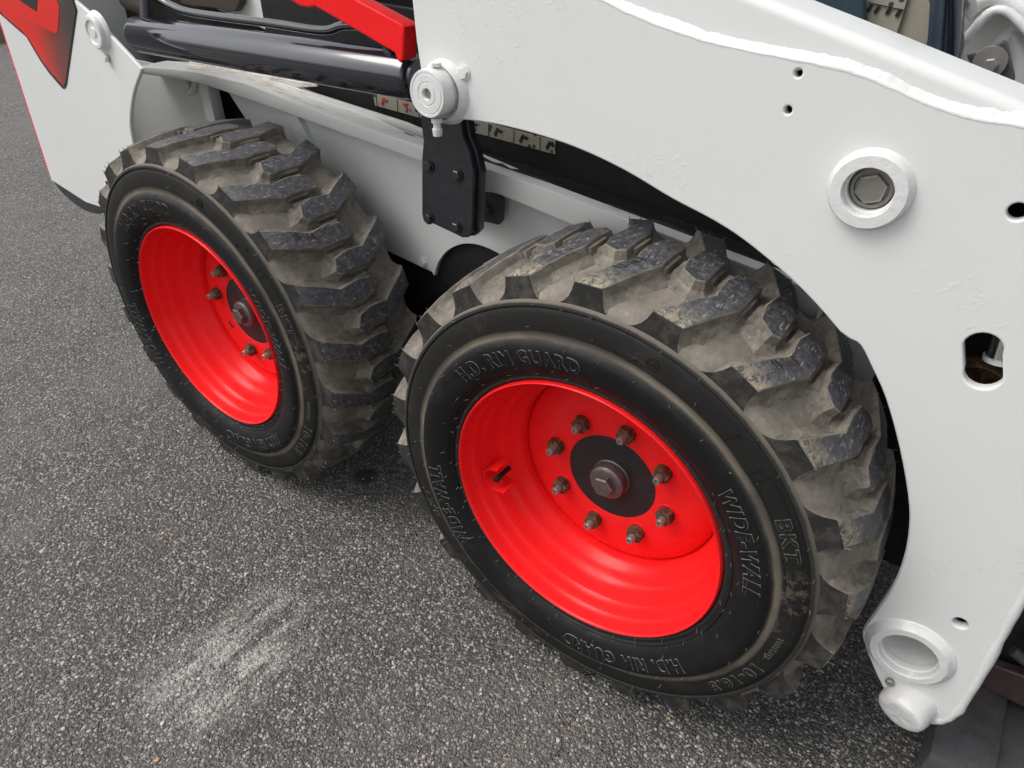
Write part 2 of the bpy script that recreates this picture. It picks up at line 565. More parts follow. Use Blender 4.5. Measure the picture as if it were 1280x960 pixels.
def lathe_mesh(name, prof, n=64, centre=(0, 0, 0), wob=0.0, seed=3):
    """profile of (radius, y) spun round an axis parallel to Y"""
    rnd = random.Random(seed)
    bm = bmesh.new()
    cx, cy, cz = centre
    rings = []
    for r, y in prof:
        if r < 1e-6:
            rings.append([bm.verts.new((cx, cy + y, cz))])
        else:
            rings.append([bm.verts.new((cx + (r + rnd.uniform(-wob, wob)) * math.sin(2 * math.pi * i / n), cy + y + rnd.uniform(-wob, wob),
                                        cz + (r + rnd.uniform(-wob, wob)) * math.cos(2 * math.pi * i / n))) for i in range(n)])
    for a, b in zip(rings, rings[1:]):
        for i in range(n):
            j = (i + 1) % n
            if len(a) == 1 and len(b) == 1:
                continue
            if len(a) == 1:
                bm.faces.new((a[0], b[j], b[i]))
            elif len(b) == 1:
                bm.faces.new((a[i], a[j], b[0]))
            else:
                bm.faces.new((a[i], a[j], b[j], b[i]))
    return from_bm(name, bm)


def lathe(name, prof, mats, parent, n=64, centre=(0, 0, 0), smooth=35, wob=0.0):
    return link(name, lathe_mesh(name, prof, n, centre, wob), mats, parent, smooth)


def box(name, x0, x1, y0, y1, z0, z1, mats, parent=None, bevel=0.004):
    bm = bmesh.new()
    bmesh.ops.create_cube(bm, size=1.0)
    for v in bm.verts:
        v.co = ((x0 + x1) / 2 + v.co.x * (x1 - x0), (y0 + y1) / 2 + v.co.y * (y1 - y0), (z0 + z1) / 2 + v.co.z * (z1 - z0))
    if bevel:
        bmesh.ops.bevel(bm, geom=bm.edges[:], offset=bevel, segments=2, affect='EDGES', profile=0.6)
    return link(name, from_bm(name, bm), mats, parent, 40)


def hex_prof_mesh(name, r, h, dome=0.25, stud=None, ph=0.0):
    """hexagon head/nut standing from y=0 out to y=-h, chamfered, with an optional stud (radius, height)"""
    bm = bmesh.new()
    lv = [(r, 0.0), (r, -h * 0.86), (r * 0.86, -h)]
    rings = []
    for rr, y in lv:
        rings.append([bm.verts.new((rr * math.sin(ph + math.pi / 3 * i), y, rr * math.cos(ph + math.pi / 3 * i))) for i in range(6)])
    for a, b in zip(rings, rings[1:]):
        for i in range(6):
            bm.faces.new((a[i], a[(i + 1) % 6], b[(i + 1) % 6], b[i]))
    bm.faces.new(rings[-1])
    bmesh.ops.recalc_face_normals(bm, faces=bm.faces)
    me = from_bm(name, bm)
    return me


def hex_bolt(name, x, y, z, r, h, mats, parent, washer=None, ph=0.3):
    o = link(name, hex_prof_mesh(name, r, h, ph=ph), mats, parent, 30)
    o.location = (x, y, z)
    if washer:
        w_ = lathe('washer', [(washer, 0.0), (washer, -0.0025), (r * 0.5, -0.0026)], mats, o, 24)
    return o


# ------------------------------------------------------------------ setting: ground, kerb, verge
bm = bmesh.new()
S = 60
bm.faces.new([bm.verts.new(q) for q in ((-S, -S, 0), (S, -S, 0), (S, S, 0), (-S, S, 0))])
g = link('ground', from_bm('ground', bm), 'asphalt')
g['kind'] = 'structure'

# ------------------------------------------------------------------ the machine
loader = empty('skid_steer_loader', (0, 0, 0))
loader['label'] = 'white skid steer loader with red wheel rims parked on grey asphalt'
loader['category'] = 'loader'
HZ = 0.3875
WB = 0.9012
W = 0.25                      # tread width

# ---------------- wheels
SIDE = [(.2215, .012), (.2245, .0035), (.2285, .0008), (.2315, .0022), (.2340, .0020), (.2350, -.0018), (.2372, -.0030), (.2384, -.0022), (.2400, -.0048), (.250, -.0105),
        (.262, -.0140), (.274, -.0160), (.282, -.0158), (.2870, -.0135), (.2905, -.0092), (.2945, -.0066), (.2985, -.0062), (.306, -.0066),
        (.316, -.0060), (.326, -.0040), (.3315, -.0018), (.3325, .0002), (.3342, .0002), (.3352, -.0022), (.3388, -.0020), (.3404, -.0004), (.3412, .0026)]


def side_y(r):
    for (r0, y0), (r1, y1) in zip(SIDE, SIDE[1:]):
        if r0 <= r <= r1:
            return y0 + (y1 - y0) * (r - r0) / (r1 - r0 + 1e-9)
    return 0.0


def r_top(y):
    return .3875 - .86 * (y - W / 2) ** 2


def r_floor(y):
    d = abs(y - W / 2)
    if d < .0365:
        return .3655 - .55 * d * d
    return .3640 - .55 * d * d - max(0, d - .088) ** 2 * 9.0


prof = list(SIDE) + [(r_floor(y), y) for y in [.0075, .012, .02, .032, .05, .07, .0872, .0886, .0887, .10, .11, .125, .14, .15, .1613, .1614, .1628, .18, .20, .218, .23, .238, .2425]]
prof += [(r, W - y) for r, y in reversed(SIDE)]

LUG = [(0, 0.0), (6.1, 0.0), (8.0, .031), (9.9, .062), (11.4, .086), (11.3, .105), (11.3, .123), (11.5, .155), (9.8, .163), (6.5, .152), (5.6, .122), (5.85, .10), (6.2, .082), (4.3, .06), (1.7, .024)]


def offset_poly(pts, d):
    n = len(pts)
    out = []
    for i in range(n):
        a, b, c = Vector(pts[i - 1]), Vector(pts[i]), Vector(pts[(i + 1) % n])
        e1, e2 = (b - a).normalized(), (c - b).normalized()
        n1, n2 = Vector((e1.y, -e1.x)), Vector((e2.y, -e2.x))
        m = (n1 + n2)
        m = m / max(m.length_squared / 2, 0.6) if m.length > 1e-6 else n1
        out.append((b.x + m.x * d, b.y + m.y * d))
    return out


def lug_mesh(mirror, top_mat):
    k = R_(1) * .38
    base = [(a * k, y) for a, y in LUG]
    area = sum(base[i - 1][0] * base[i][1] - base[i][0] * base[i - 1][1] for i in range(len(base)))
    sg = 1 if area > 0 else -1
    levels = [(-.0018, lambda y: r_top(y)), (0.0, lambda y: r_top(y) - .0014), (.0024, lambda y: r_top(y) - .013), (.0058, lambda y: r_floor(y) + .0062), (.0115, lambda y: r_floor(y) + .0024), (.0185, lambda y: r_floor(y) - .0012)]
    bm = bmesh.new()
    rings = []
    for li, (d, rf) in enumerate(levels):
        ring = []
        pts = offset_poly(base, d * sg)
        for i, (u, y) in enumerate(pts):
            if i in (0, 1):          # end face at the shoulder leans only a little and runs down to the sidewall rib
                y = (.0062, .0052, .0046, .0040, .0034, .0032)[li]
                rr = (.3728, .3720, .361, .352, .3450, .3405)[li]
            else:
                rr = rf(min(max(y, .0), W))
            if mirror:
                y = W - y
            th = u / .38
            ring.append(bm.verts.new((rr * math.sin(th), y, rr * math.cos(th))))
        rings.append(ring)
    n = len(base)
    f = bm.faces.new(rings[0]); f.material_index = 0
    tri = [f]
    for a, b in zip(rings, rings[1:]):
        for i in range(n):
            f = bm.faces.new((a[i], a[(i + 1) % n], b[(i + 1) % n], b[i]))
            f.material_index = 2 if i == 0 else 1
    for i in range(n):
        for a, b in zip(rings[:1], rings[1:2]):
            pass
    bmesh.ops.triangulate(bm, faces=tri)
    # tie bar from the inner bend to the nose of the next block of the other row, with a rounded notch
    def cyl(th, y, r):
        if mirror:
            y = W - y
        t = R_(th)
        return bm.verts.new((r * math.sin(t), y, r * math.cos(t)))
    sec = [(10.9, .089, .139), (12.1, .094, .134), (12.35, .096, .132), (12.9, .098, .131), (13.15, .098, .131), (14.8, .098, .130)]
    hts = [.0045, .0060, .0150, .0150, .0075, .0060]
    prev = None
    for (th, ya, yb), h in zip(sec, hts):
        q = [cyl(th, ya - .005, r_floor(ya) - .002), cyl(th, ya, r_top(ya) - h), cyl(th, (ya + yb) / 2, r_top((ya + yb) / 2) - h * 1.06), cyl(th, yb, r_top(yb) - h), cyl(th, yb + .005, r_floor(yb) - .002)]
        if prev:
            for i in range(4):
                f = bm.faces.new((prev[i], prev[i + 1], q[i + 1], q[i]))
                f.material_index = 1
        prev = q
    me = from_bm('lug', bm)
    for m in (top_mat, 'flank', 'end'):
        me.materials.append(M[m])
    for q in me.polygons:
        q.use_smooth = True
    me.set_sharp_from_angle(angle=R_(24))
    return me


def text_mesh(body, bold=0.012, spacing=1.22):
    cu = bpy.data.curves.new('lettering', 'FONT')
    cu.body = body
    cu.size = 1.0
    cu.offset = bold
    cu.space_character = spacing
    cu.resolution_u = 3
    cu.extrude = 0.5
    cu.bevel_depth = 0.008
    cu.bevel_resolution = 0
    t = bpy.data.objects.new('tmp', cu)
    COL.objects.link(t)
    dg = bpy.context.evaluated_depsgraph_get()
    me = bpy.data.meshes.new_from_object(t.evaluated_get(dg))
    bpy.data.objects.remove(t, do_unlink=True)
    bpy.data.curves.remove(cu)
    me.materials.clear()
    return me


def ring_text(body, th0, th1, r0, h, parent, raise_=.0016, mats='rubber', name='lettering', bold=0.014, edge=.020):
    """raised letters bent round the sidewall, tops pointing outwards, read clockwise"""
    me = text_mesh(body, bold)
    xs = [v.co.x for v in me.vertices]; ys = [v.co.y for v in me.vertices]
    x0, x1, y0, y1 = min(xs), max(xs), min(ys), max(ys)
    for v in me.vertices:
        th = R_(th0 + (v.co.x - x0) / (x1 - x0) * (th1 - th0))
        r = r0 + (v.co.y - y0) / (y1 - y0) * h
        top = min(max(v.co.z + 0.5, 0), 1)
        y = side_y(r) + .001 - (raise_ + .001) * top
        v.co = (r * math.sin(th), y, r * math.cos(th))
    me.name = name
    o = link(name, me, mats, parent, 30)
    # paler raised edge round each letter
    me = text_mesh(body, bold + edge)
    for v in me.vertices:
        th = R_(th0 + (v.co.x - x0) / (x1 - x0) * (th1 - th0))
        r = r0 + (v.co.y - y0) / (y1 - y0) * h
        y = side_y(r) + .001 - (raise_ * .62 + .001) * min(max(v.co.z + 0.5, 0), 1)
        v.co = (r * math.sin(th), y, r * math.cos(th))
    me.name = name
    link('letter_edge', me, 'letter_edge', parent, 60)
    return o


def tread_text(body, th_mid, y0, y1, hdeg, parent):
    me = text_mesh(body, 0.0)
    xs = [v.co.x for v in me.vertices]; ys = [v.co.y for v in me.vertices]
    x0, x1, a0, a1 = min(xs), max(xs), min(ys), max(ys)
    for v in me.vertices:
        y = y0 + (v.co.x - x0) / (x1 - x0) * (y1 - y0)
        th = R_(th_mid + (y - y0) / .086 * 5.4 - ((v.co.y - a0) / (a1 - a0) - .5) * hdeg)
        r = r_top(y) - .0016 + .0022 * min(max(v.co.z + 0.5, 0), 1)
        v.co = (r * math.sin(th), y, r * math.cos(th))
    me.name = 'size_lettering'
    return link('size_lettering', me, 'end', parent, 30)


def band_bars(parent, specs):
    """thin raised lines moulded into the outer sidewall band: (theta0, theta1, r0, r1) polylines"""
    bm = bmesh.new()
    for th0, r0, th1, r1 in specs:
        n = max(2, int(abs(th1 - th0) / 1.5) + 1)
        pv = None
        for i in range(n + 1):
            t = i / n
            th, r = R_(th0 + (th1 - th0) * t), r0 + (r1 - r0) * t
            radial = abs(th1 - th0) * .3 < 1.2
            ring = []
            for dr, dy in ((-.0006, .001), (-.0003, -.0009), (.0003, -.0009), (.0006, .001)):
                rr = r if radial else r + dr
                tt = th + (dr / r if radial else 0)
                ring.append(bm.verts.new((rr * math.sin(tt), side_y(rr) + dy, rr * math.cos(tt))))
            if pv:
                for j in range(3):
                    bm.faces.new((pv[j], pv[j + 1], ring[j + 1], ring[j]))
            pv = ring
    return link('moulded_marking', from_bm('moulded_marking', bm), 'rubber', parent, 40)


def hairs(parent, lug_phase, seed):
    """moulding whiskers left on new rubber"""
    rnd = random.Random(seed)
    bm = bmesh.new()

    def hair(p, d, ln):
        d = Vector(d).normalized()
        u = d.orthogonal().normalized(); v = d.cross(u)
        p = Vector(p)
        bend = Vector((rnd.uniform(-1, 1), rnd.uniform(-1, 1), rnd.uniform(-1, 1))) * ln * .22
        prev = None
        for t, r in ((-.1, .0007), (.55, .0006), (1.0, .0004)):
            c = p + d * ln * t + bend * max(t, 0) ** 2
            ring = [bm.verts.new(c + (u * math.cos(a) + v * math.sin(a)) * r) for a in (0, 2.1, 4.2)]
            if prev:
                for j in range(3):
                    bm.faces.new((prev[j], prev[(j + 1) % 3], ring[(j + 1) % 3], ring[j]))
            prev = ring
        bm.faces.new(prev)
    for r, step, jit in ((.2285, 10, 2.5), (.2375, 12, 3), (.248, 15, 3), (.2865, 10, 1.5), (.337, 8.2, .8), (.310, 24, 6)):
        a = rnd.uniform(0, step)
        while a < 360:
            if rnd.random() < .86:
                th = R_(a + rnd.uniform(-jit, jit))
                rr = r + rnd.uniform(-.002, .002)
                hair((rr * math.sin(th), side_y(rr), rr * math.cos(th)), (rnd.uniform(-.3, .3) + math.sin(th) * .25, -1, rnd.uniform(-.3, .3) + math.cos(th) * .25), rnd.uniform(.004, .008))
            a += step
    for k in range(22):
        for q in range(3):
            for side in (0, 1):
                th = R_(lug_phase + 16.3636 * k + (0, 3, 6.1)[q] + 8.18 * side)
                y = .0062 if side == 0 else W - .0062
                rr = .3712
                hair((rr * math.sin(th), y, rr * math.cos(th)), (math.sin(th) + rnd.uniform(-.3, .3), rnd.uniform(-.5, .2), math.cos(th) + rnd.uniform(-.3, .3)), rnd.uniform(.004, .008))
    o = link('rubber_hairs', from_bm('rubber_hairs', bm, False), 'hair', parent)
    o['kind'] = 'stuff'
    return o


RIM = [(.2232, .0120), (.2236, .0030), (.2226, -.0012), (.2208, -.0026), (.2190, -.0014), (.2180, .0020), (.2172, .0070), (.2158, .0150), (.2140, .0215), (.2126, .0235),
       (.2116, .0255), (.2098, .0350), (.2072, .0450), (.2058, .0468), (.2048, .0490), (.2028, .0580), (.2000, .0680), (.1960, .0775), (.1942, .0795), (.1928, .0815), (.1900, .0900),
       (.1860, .0980), (.1815, .1045), (.1775, .1100), (.1750, .1150), (.1736, .1250), (.1732, .1500)]
DISC = [(.1734, .1300), (.1722, .1262), (.1705, .1236), (.1660, .1200), (.1580, .1150), (.1480, .1110), (.1350, .1078), (.1200, .1060), (.1000, .1052), (.0775, .1050), (.0765, .1058), (.0762, .1100)]
HUBB = [(.0762, .1065), (.060, .1065), (.0315, .1062), (.0300, .1050), (.0296, .0900), (.0288, .0885), (.0260, .0868), (.0240, .0860), (.0215, .0858), (0, .0858)]


def valve_guard(parent, ang):
    o = empty('valve_guard', (0, 0, 0), parent)
    bm = bmesh.new()
    # U-shaped strap: base against the rim barrel, both legs towards the hub
    path = []
    for i in range(6):
        path.append((-.023, .034 - .014 * i / 5))       # (tangent, inward)
    for i in range(1, 24):
        a = math.pi * i / 24
        path.append((-.023 * math.cos(a), .020 - .023 * math.sin(a)))
    for i in range(6):
        path.append((.023, .020 + .012 * i / 5))
    t = .0022
    rows = []
    for i, (a, b) in enumerate(path):
        p0, p1 = path[max(i - 1, 0)], path[min(i + 1, len(path) - 1)]
        dx, dy = p1[0] - p0[0], p1[1] - p0[1]
        L = math.hypot(dx, dy)
        nx, ny = -dy / L, dx / L
        row = []
        for oa, yy in ((0, .034), (0, .072), (t, .072), (t, .034)):
            row.append(bm.verts.new((a + nx * oa, yy, .2035 - (b + ny * oa))))
        rows.append(row)
    for a, b in zip(rows, rows[1:]):
        for j in range(4):
            bm.faces.new((a[j], a[(j + 1) % 4], b[(j + 1) % 4], b[j]))
    bm.faces.new(rows[0]); bm.faces.new(list(reversed(rows[-1])))
    rot = Matrix.Rotation(R_(ang), 4, 'Y')
    bm.transform(rot)
    bpy.data.objects.remove(o, do_unlink=True)
    s = link('valve_guard', from_bm('valve_guard', bm), 'red', parent, 40)
    me = lathe_mesh('valve_stem', [(.0042, .075), (.0042, .046), (.0055, .0455), (.0055, .036), (.0045, .0345), (0, .0345)], 14)
    me.transform(rot @ Matrix.Translation((0, 0, .183)))
    link('valve_stem', me, 'dark', parent, 35)
    return s


def make_wheel(cx, lug_phase, bolt_phase, top_mat, spin, seed, valve, missing=None):
    wh = empty('wheel', (cx, 0, HZ), loader)
    lathe('tyre', prof, 'rubber', wh, 192, smooth=50)
    lo, li = lug_mesh(False, top_mat), lug_mesh(True, top_mat)
    for k in range(22):
        for me, ph in ((lo, 0), (li, 8.1818)):
            o = link('lug', me, [], wh)
            o.rotation_euler = (0, R_(lug_phase + ph + 16.36364 * k), 0)
    # lettering
    ring_text('H.D. RIM GUARD', -49 + spin, -1 + spin, .2555, .0225, wh)
    ring_text('H.D. RIM GUARD', 131 + spin, 179 + spin, .2555, .0225, wh)
    ring_text('WIDE-WALL', 49 + spin, 84 + spin, .2555, .0225, wh)
    ring_text('WIDE-WALL', 229 + spin, 264 + spin, .2555, .0225, wh)
    ring_text('BKT', 59.5 + spin * .6, 70.5 + spin * .6, .3075, .0175, wh, .0009)
    ring_text('BKT', 239.5 + spin * .6, 250.5 + spin * .6, .3075, .0175, wh, .0009)
    ring_text('TUBELESS', 95 + spin, 104 + spin, .3115, .0065, wh, .0007, bold=-0.01, edge=.03)
    ring_text('10-16.5', 109 + spin, 128 + spin, .3070, .0185, wh, .0010)
    b0 = 47 + spin * .6
    band_bars(wh, [(b0, .3035, b0, .3235), (b0 + 2.2, .3045, b0 + 2.2, .3255), (b0, .3035, b0 + 2.2, .3045), (b0 + 2.2, .3045, b0 + 13, .3045), (b0 + 2.2, .3262, b0 + 33, .3262),
                   (b0 + 23, .3045, b0 + 34, .3045), (b0 + 34, .3045, b0 + 32.5, .3140), (b0 + 32.5, .3140, b0 + 34.5, .3255),
                   (b0 + 36, .3045, b0 + 34.5, .3140), (b0 + 34.5, .3140, b0 + 36.5, .3255),
                   (8, .3035, 38, .3035), (38, .3035, 38, .3140), (8, .3035, 6.5, .3090)])
    # hexagonal maker's stamp
    hx = 16 + spin
    hexs = []
    for i in range(6):
        a0, a1 = math.pi / 3 * i + .2, math.pi / 3 * (i + 1) + .2
        for s in (1.0, .72):
            hexs.append((hx + 1.7 * s * math.cos(a0), .3165 + .0085 * s * math.sin(a0), hx + 1.7 * s * math.cos(a1), .3165 + .0085 * s * math.sin(a1)))
    hexs += [(hx - .7, .3135, hx, .3195), (hx, .3195, hx + .7, .3135)]
    band_bars(wh, hexs)
    for th, rr in ((38.5 + spin, .3215), (12 + spin, .3085)):
        t = R_(th)
        me = lathe_mesh('wear_pip', [(.0030, .001), (.0028, -.0012), (.0018, -.0014), (.0012, .0004), (0, .0006)], 14, (rr * math.sin(t), side_y(rr), rr * math.cos(t)))
        link('moulded_pip', me, 'rubber', wh, 40)
    for kk in ((1, 21) if cx == 0 else (0,)):
        tread_text('10-16.5', lug_phase + 16.36364 * kk + 5.2, .050, .085, 1.9, wh)
    hairs(wh, lug_phase, seed)
    # rim
    lathe('rim', RIM, 'red', wh, 128, smooth=50)
    lathe('wheel_disc', DISC, 'red', wh, 96, smooth=40)
    lathe('hub_plate', HUBB[:3], 'hub', wh, 48, smooth=35)
    lathe('hub_boss', HUBB[2:], 'steel', wh, 40, smooth=35)
    hb = link('hub_bolt', hex_prof_mesh('hub_bolt', .0185, .0125, ph=.35), 'steel', wh, 30)
    hb.location = (0, .0862, 0)
    nut = hex_prof_mesh('lug_nut', .0143, .0165)
    stud = lathe_mesh('wheel_stud', [(.0066, .0), (.0066, -.0268), (.0054, -.0285), (.0030, -.0285), (.0026, -.0262), (0, -.0262)], 16)
    seat = lathe_mesh('nut_seat', [(.0175, .001), (.0160, -.0016), (.0138, -.0018)], 24)
    for k in range(8):
        a = R_(bolt_phase + 45 * k)
        pos = (.1016 * math.sin(a), .1052, .1016 * math.cos(a))
        if k == missing:
            hme = lathe_mesh('stud_hole', [(.0085, -.0003), (.0075, -.0006), (.0070, .0), (0, .0002)], 20, pos)
            link('stud_hole', hme, 'dark', wh, 40)
            continue
        n_ = link('lug_nut', nut, 'rust', wh)
        n_.location = pos
        n_.rotation_euler = (0, random.uniform(0, 1.0), 0)
        s_ = link('wheel_stud', stud, 'zinc', wh)
        s_.location = pos
        for q in stud.polygons:
            q.use_smooth = True
        stud.set_sharp_from_angle(angle=R_(35))
        t_ = link('nut_seat', seat, 'red', wh)
        t_.location = pos
    if valve is not None:
        valve_guard(wh, valve)
    return wh


make_wheel(0.0, 11.4, 11.0, 'top_front', 0.0, 5, -106)
make_wheel(-WB, 41.2, 8.5, 'top_rear', 3.0, 9, 62, 5)

# ---------------- lift arm: outer plate welded to a box-section arm
YA = .12
low = [(-0.375, 1.025), (-0.372, 0.977), (-0.366, 0.932), (-0.360, 0.897), (-0.351, 0.877)]
arch = smooth_path([(-0.351, 0.877), (-0.263, 0.886), (-0.183, 0.885), (-0.109, 0.878), (-0.038, 0.863), (0.029, 0.842), (0.083, 0.828), (0.125, 0.813), (0.183, 0.784), (0.221, 0.760), (0.254, 0.735)], 4)
arch2 = smooth_path([(0.254, 0.735), (0.266, 0.730), (0.279, 0.726), (0.298, 0.703), (0.323, 0.669), (0.354, 0.613), (0.382, 0.552), (0.397, 0.507), (0.406, 0.456), (0.408, 0.403), (0.403, 0.350), (0.399, 0.313), (0.403, 0.290), (0.429, 0.247), (0.452, 0.216), (0.473, 0.192)], 3)
foot = [(0.473, 0.192), (0.516, 0.193), (0.538, 0.220)]
front = [(.541, .285), (.537, .391), (.533, .48), (.532, .60), (.533, .75), (.532, .86), (.526, .93), (.51, .955), (.47, .966)]
weld_xy = [(-0.079, 1.046), (-0.038, 1.034), (0.021, 1.022), (0.076, 1.015), (0.143, 1.011), (0.190, 1.007), (0.229, 0.998), (0.267, 0.987), (0.309, 0.981), (0.347, 0.980)]
weld_xy = [(-.30, 1.135), (-.16, 1.073)] + weld_xy + [(.41, .976)]
weld_s = smooth_path(weld_xy, 4)
outline = [(-.378, 1.13)] + low[:-1] + arch[:-1] + arch2[:-1] + foot + front + list(reversed(weld_s))
holes = [circle(*q, r, 20) for q, r in zip([(0.144, 0.997), (0.142, 0.961), (0.369, 0.904), (0.490, 0.395)], (.0042, .0042, .0085, .0085))]
slot = []
sc = [(0.389, 0.762), (0.399, 0.735)]
for i in range(11):
    a = math.pi * i / 10
    slot.append((sc[0][0] + .018 * math.cos(a), sc[0][1] + .018 * math.sin(a)))
for i in range(11):
    a = math.pi + math.pi * i / 10
    slot.append((sc[1][0] + .018 * math.cos(a), sc[1][1] + .018 * math.sin(a)))
bc = [(0.241, 0.898)][0]
tc = (.457, .309)
arm = plate('lift_arm', outline, YA, YA + .014, 'white', loader, holes + [slot, circle(*bc, .0225, 32), circle(*tc, .034, 40)], bevel=.002)
# arm box section behind the plate, running rearward and up, rounded top corners
def box_arm():
    sta = [(.56, .905), (.53, .93), (.48, .950), (.40, .972), (.334, .993), (.27, 1.010), (.20, 1.029), (.146, 1.043), (.05, 1.068), (-.06, 1.10), (-.25, 1.155), (-.6, 1.255), (-1.1, 1.40)]
    bm = bmesh.new()
    prev = None
    for i, (x, z) in enumerate(sta):
        h = .046 if x > .10 else .115
        z += .003
        sec = [(YA + .0078, z - h), (YA + .0078, z - .012)]
        for q in range(1, 9):
            a = math.pi / 2 * q / 8
            sec.append((YA + .0078 + .012 * (1 - math.cos(a)), z - .012 + .012 * math.sin(a)))
        for q in range(0, 9):
            a = math.pi / 2 * q / 8
            sec.append((YA + .10 - .012 * (1 - math.sin(a)), z - .012 + .012 * math.cos(a)))
        sec.append((YA + .10, z - h))
        ring = [bm.verts.new((x, y, zz)) for y, zz in sec]
        if prev:
            for j in range(len(sec)):
                bm.faces.new((prev[j], prev[(j + 1) % len(sec)], ring[(j + 1) % len(sec)], ring[j]))
        else:
            bm.faces.new(ring)
        prev = ring
    bm.faces.new(list(reversed(prev)))
    return link('arm_tube', from_bm('arm_tube', bm), 'white', arm, 40)


box_arm()
def fillet(path, seed, sgn=1):
    rnd = random.Random(seed)
    bm = bmesh.new()
    pv = None
    a1 = a2 = a3 = 0.0
    for x, z in path:
        a1 = a1 * .85 + rnd.uniform(-.0005, .0005); a2 = a2 * .8 + rnd.uniform(-.0004, .0004); a3 = a3 * .85 + rnd.uniform(-.0007, .0007)
        sec = [(YA + .0006, -.0050 + a1), (YA - .0004, -.0035 + a1), (YA + .0000 + a2 * .4, -.0016 + a2), (YA + .0028 + a2 * .5, .0008 + a2 * .6), (YA + .0056, .0030 + a3), (YA + .0074, .0056 + a3), (YA + .0086, .0068 + a3)]
        ring = [bm.verts.new((x, y, z + o)) for y, o in sec]
        if pv:
            for j in range(len(sec) - 1):
                bm.faces.new((pv[j], pv[j + 1], ring[j + 1], ring[j]))
        pv = ring
    return from_bm('weld_bead', bm)


link('weld_bead', fillet(smooth_path(weld_s, 5), 8), 'weld', arm, 60)
# front edge bead and plate return
fb = smooth_path([(.518, .196)] + [(.538, .225)] + front[:-1], 5)
link('weld_bead', tube_mesh('weld_bead', [(x - .004, YA + .006, z) for x, z in fb], .0075, 10, .12, seed=4), 'weld', arm, 60)
# curved edge of the wheel cut-out is doubled by an inner flange
fl = arch2[2:-6]
bm = bmesh.new()
pv = None
for i, (x, z) in enumerate(fl):
    t = i / (len(fl) - 1)
    d = Vector((x, z - HZ)).normalized()
    ring = [bm.verts.new((x - d.x * .001, y, z - d.y * .001)) for y in (YA + .004, YA + .012)] + [bm.verts.new((x + d.x * o, y, z + d.y * o)) for o, y in ((.000, YA + .026), (.008, YA + .030), (.010, YA + .012))]
    if pv:
        for j in range(5):
            bm.faces.new((pv[j], pv[(j + 1) % 5], ring[(j + 1) % 5], ring[j]))
    pv = ring
link('edge_flange', from_bm('edge_flange', bm), 'white', arm, 50)
# inner arm plate (other side of the fabricated leg), black to paint in the hollow's shade
inner = [(-.36, .96)] + [(x, z + .018) for x, z in arch[1:-3]] + [(x + .014, z + .014) for x, z in arch2[2:-4]] + [(.44, .24), (.50, .22), (.53, .30), (.528, .86), (.50, .915), (.334, .965), (.05, 1.03), (-.25, 1.11)]
plate('inner_plate', inner, YA + .095, YA + .107, 'black', arm, [], .001)

# bushing ring with recessed hexagon bolt
lathe('bushing', [(.0430, .003), (.0415, -.0015), (.0390, -.0050), (.0378, -.0105), (.0366, -.0122), (.0255, -.0125), (.0246, -.0112), (.0240, .012), (.0238, .050)], 'weld', arm, 64, (bc[0], YA, bc[1]), wob=.00015)
lathe('bushing_floor', [(.024, .0185), (0, .0185)], 'primer', arm, 32, (bc[0], YA, bc[1]))
lathe('bolt_washer', [(.0215, .0180), (.0212, .0060), (.0198, .0048), (.0170, .0050), (.0165, .0080), (0, .0080)], 'zinc', arm, 40, (bc[0], YA, bc[1]))
hex_bolt('pivot_bolt', bc[0], YA + .0085, bc[1], .0158, .0085, 'zinc', arm, ph=.15)
# tube bushing at the foot of the arm and pin end under it
lathe('foot_bushing', [(.0570, .004), (.0545, -.002), (.0505, -.0045), (.0480, -.0085), (.0460, -.0105), (.0375, -.0108), (.0358, -.0090), (.0350, .010), (.0350, .075), (.0340, .0752), (0, .0752)], 'weld', arm, 72, (tc[0], YA, tc[1]), wob=.0003)
pc = (.484, .214)
me = lathe_mesh('pin_end', [(.034, .030), (.0335, .004), (.0330, -.010), (.0322, -.016), (.0300, -.0205), (.0260, -.0225), (.0200, -.0232), (.0140, -.0228), (.0070, -.0235), (0, -.0232)], 28, (0, 0, 0), .0008)
me.transform(Matrix.Rotation(R_(-14), 4, 'Z') @ Matrix.Rotation(R_(14), 4, 'X'))
po = link('pin_end', me, 'weld', arm, 45)
po.location = (pc[0], YA - .002, pc[1])
hex_bolt('pin_screw', .4535, YA - .001, .240, .006, .006, 'zinc', arm)
# chrome tilt cylinder rod seen through the slot
me = tube_mesh('tilt_rod', [(.412, .165, .738), (.404, .170, .82), (.396, .176, .90)], .0175, 28)
link('tilt_rod', me, 'chrome', arm, 40)
lathe('rod_eye', [(.031, .03), (.031, .06), (0, .06)], 'rust', arm, 30, (.400, YA, .695))
me = tube_mesh('rod_collar', [(.4128, .1645, .734), (.412, .165, .739)], .0195, 28)
link('rod_collar', me, 'weld', arm, 40)

# rear pin boss with grease nipple
bx = (-.3145, .925)
lathe('pin_boss', [(.044, .004), (.042, -.002), (.037, -.008), (.0345, -.012)], 'weld', arm, 40, (-.324, YA, .916), wob=.0004)
lathe('pin_head', [(.0315, .000), (.0315, -.032), (.0308, -.0345), (.0300, -.0360), (.0270, -.0360), (.0262, -.0350), (.0252, -.0360), (.0160, -.0362), (.0150, -.0350), (.0140, -.0362), (.0080, -.0362), (.0070, -.0350), (.0065, -.028), (0, -.028)], 'weld', arm, 44, (-.326, YA, .919), wob=.00015)
hex_bolt('pin_screw', -.326, YA - .029, .919, .0055, .003, 'zinc', arm)
gn = tube_mesh('grease_nipple', [(-.322, YA - .022, .886), (-.322, YA - .022, .880), (-.322, YA - .022, .8795), (-.322, YA - .022, .872), (-.322, YA - .022, .8715), (-.322, YA - .022, .862)], [.008, .008, .0055, .0055, .0075, .0065], 12)
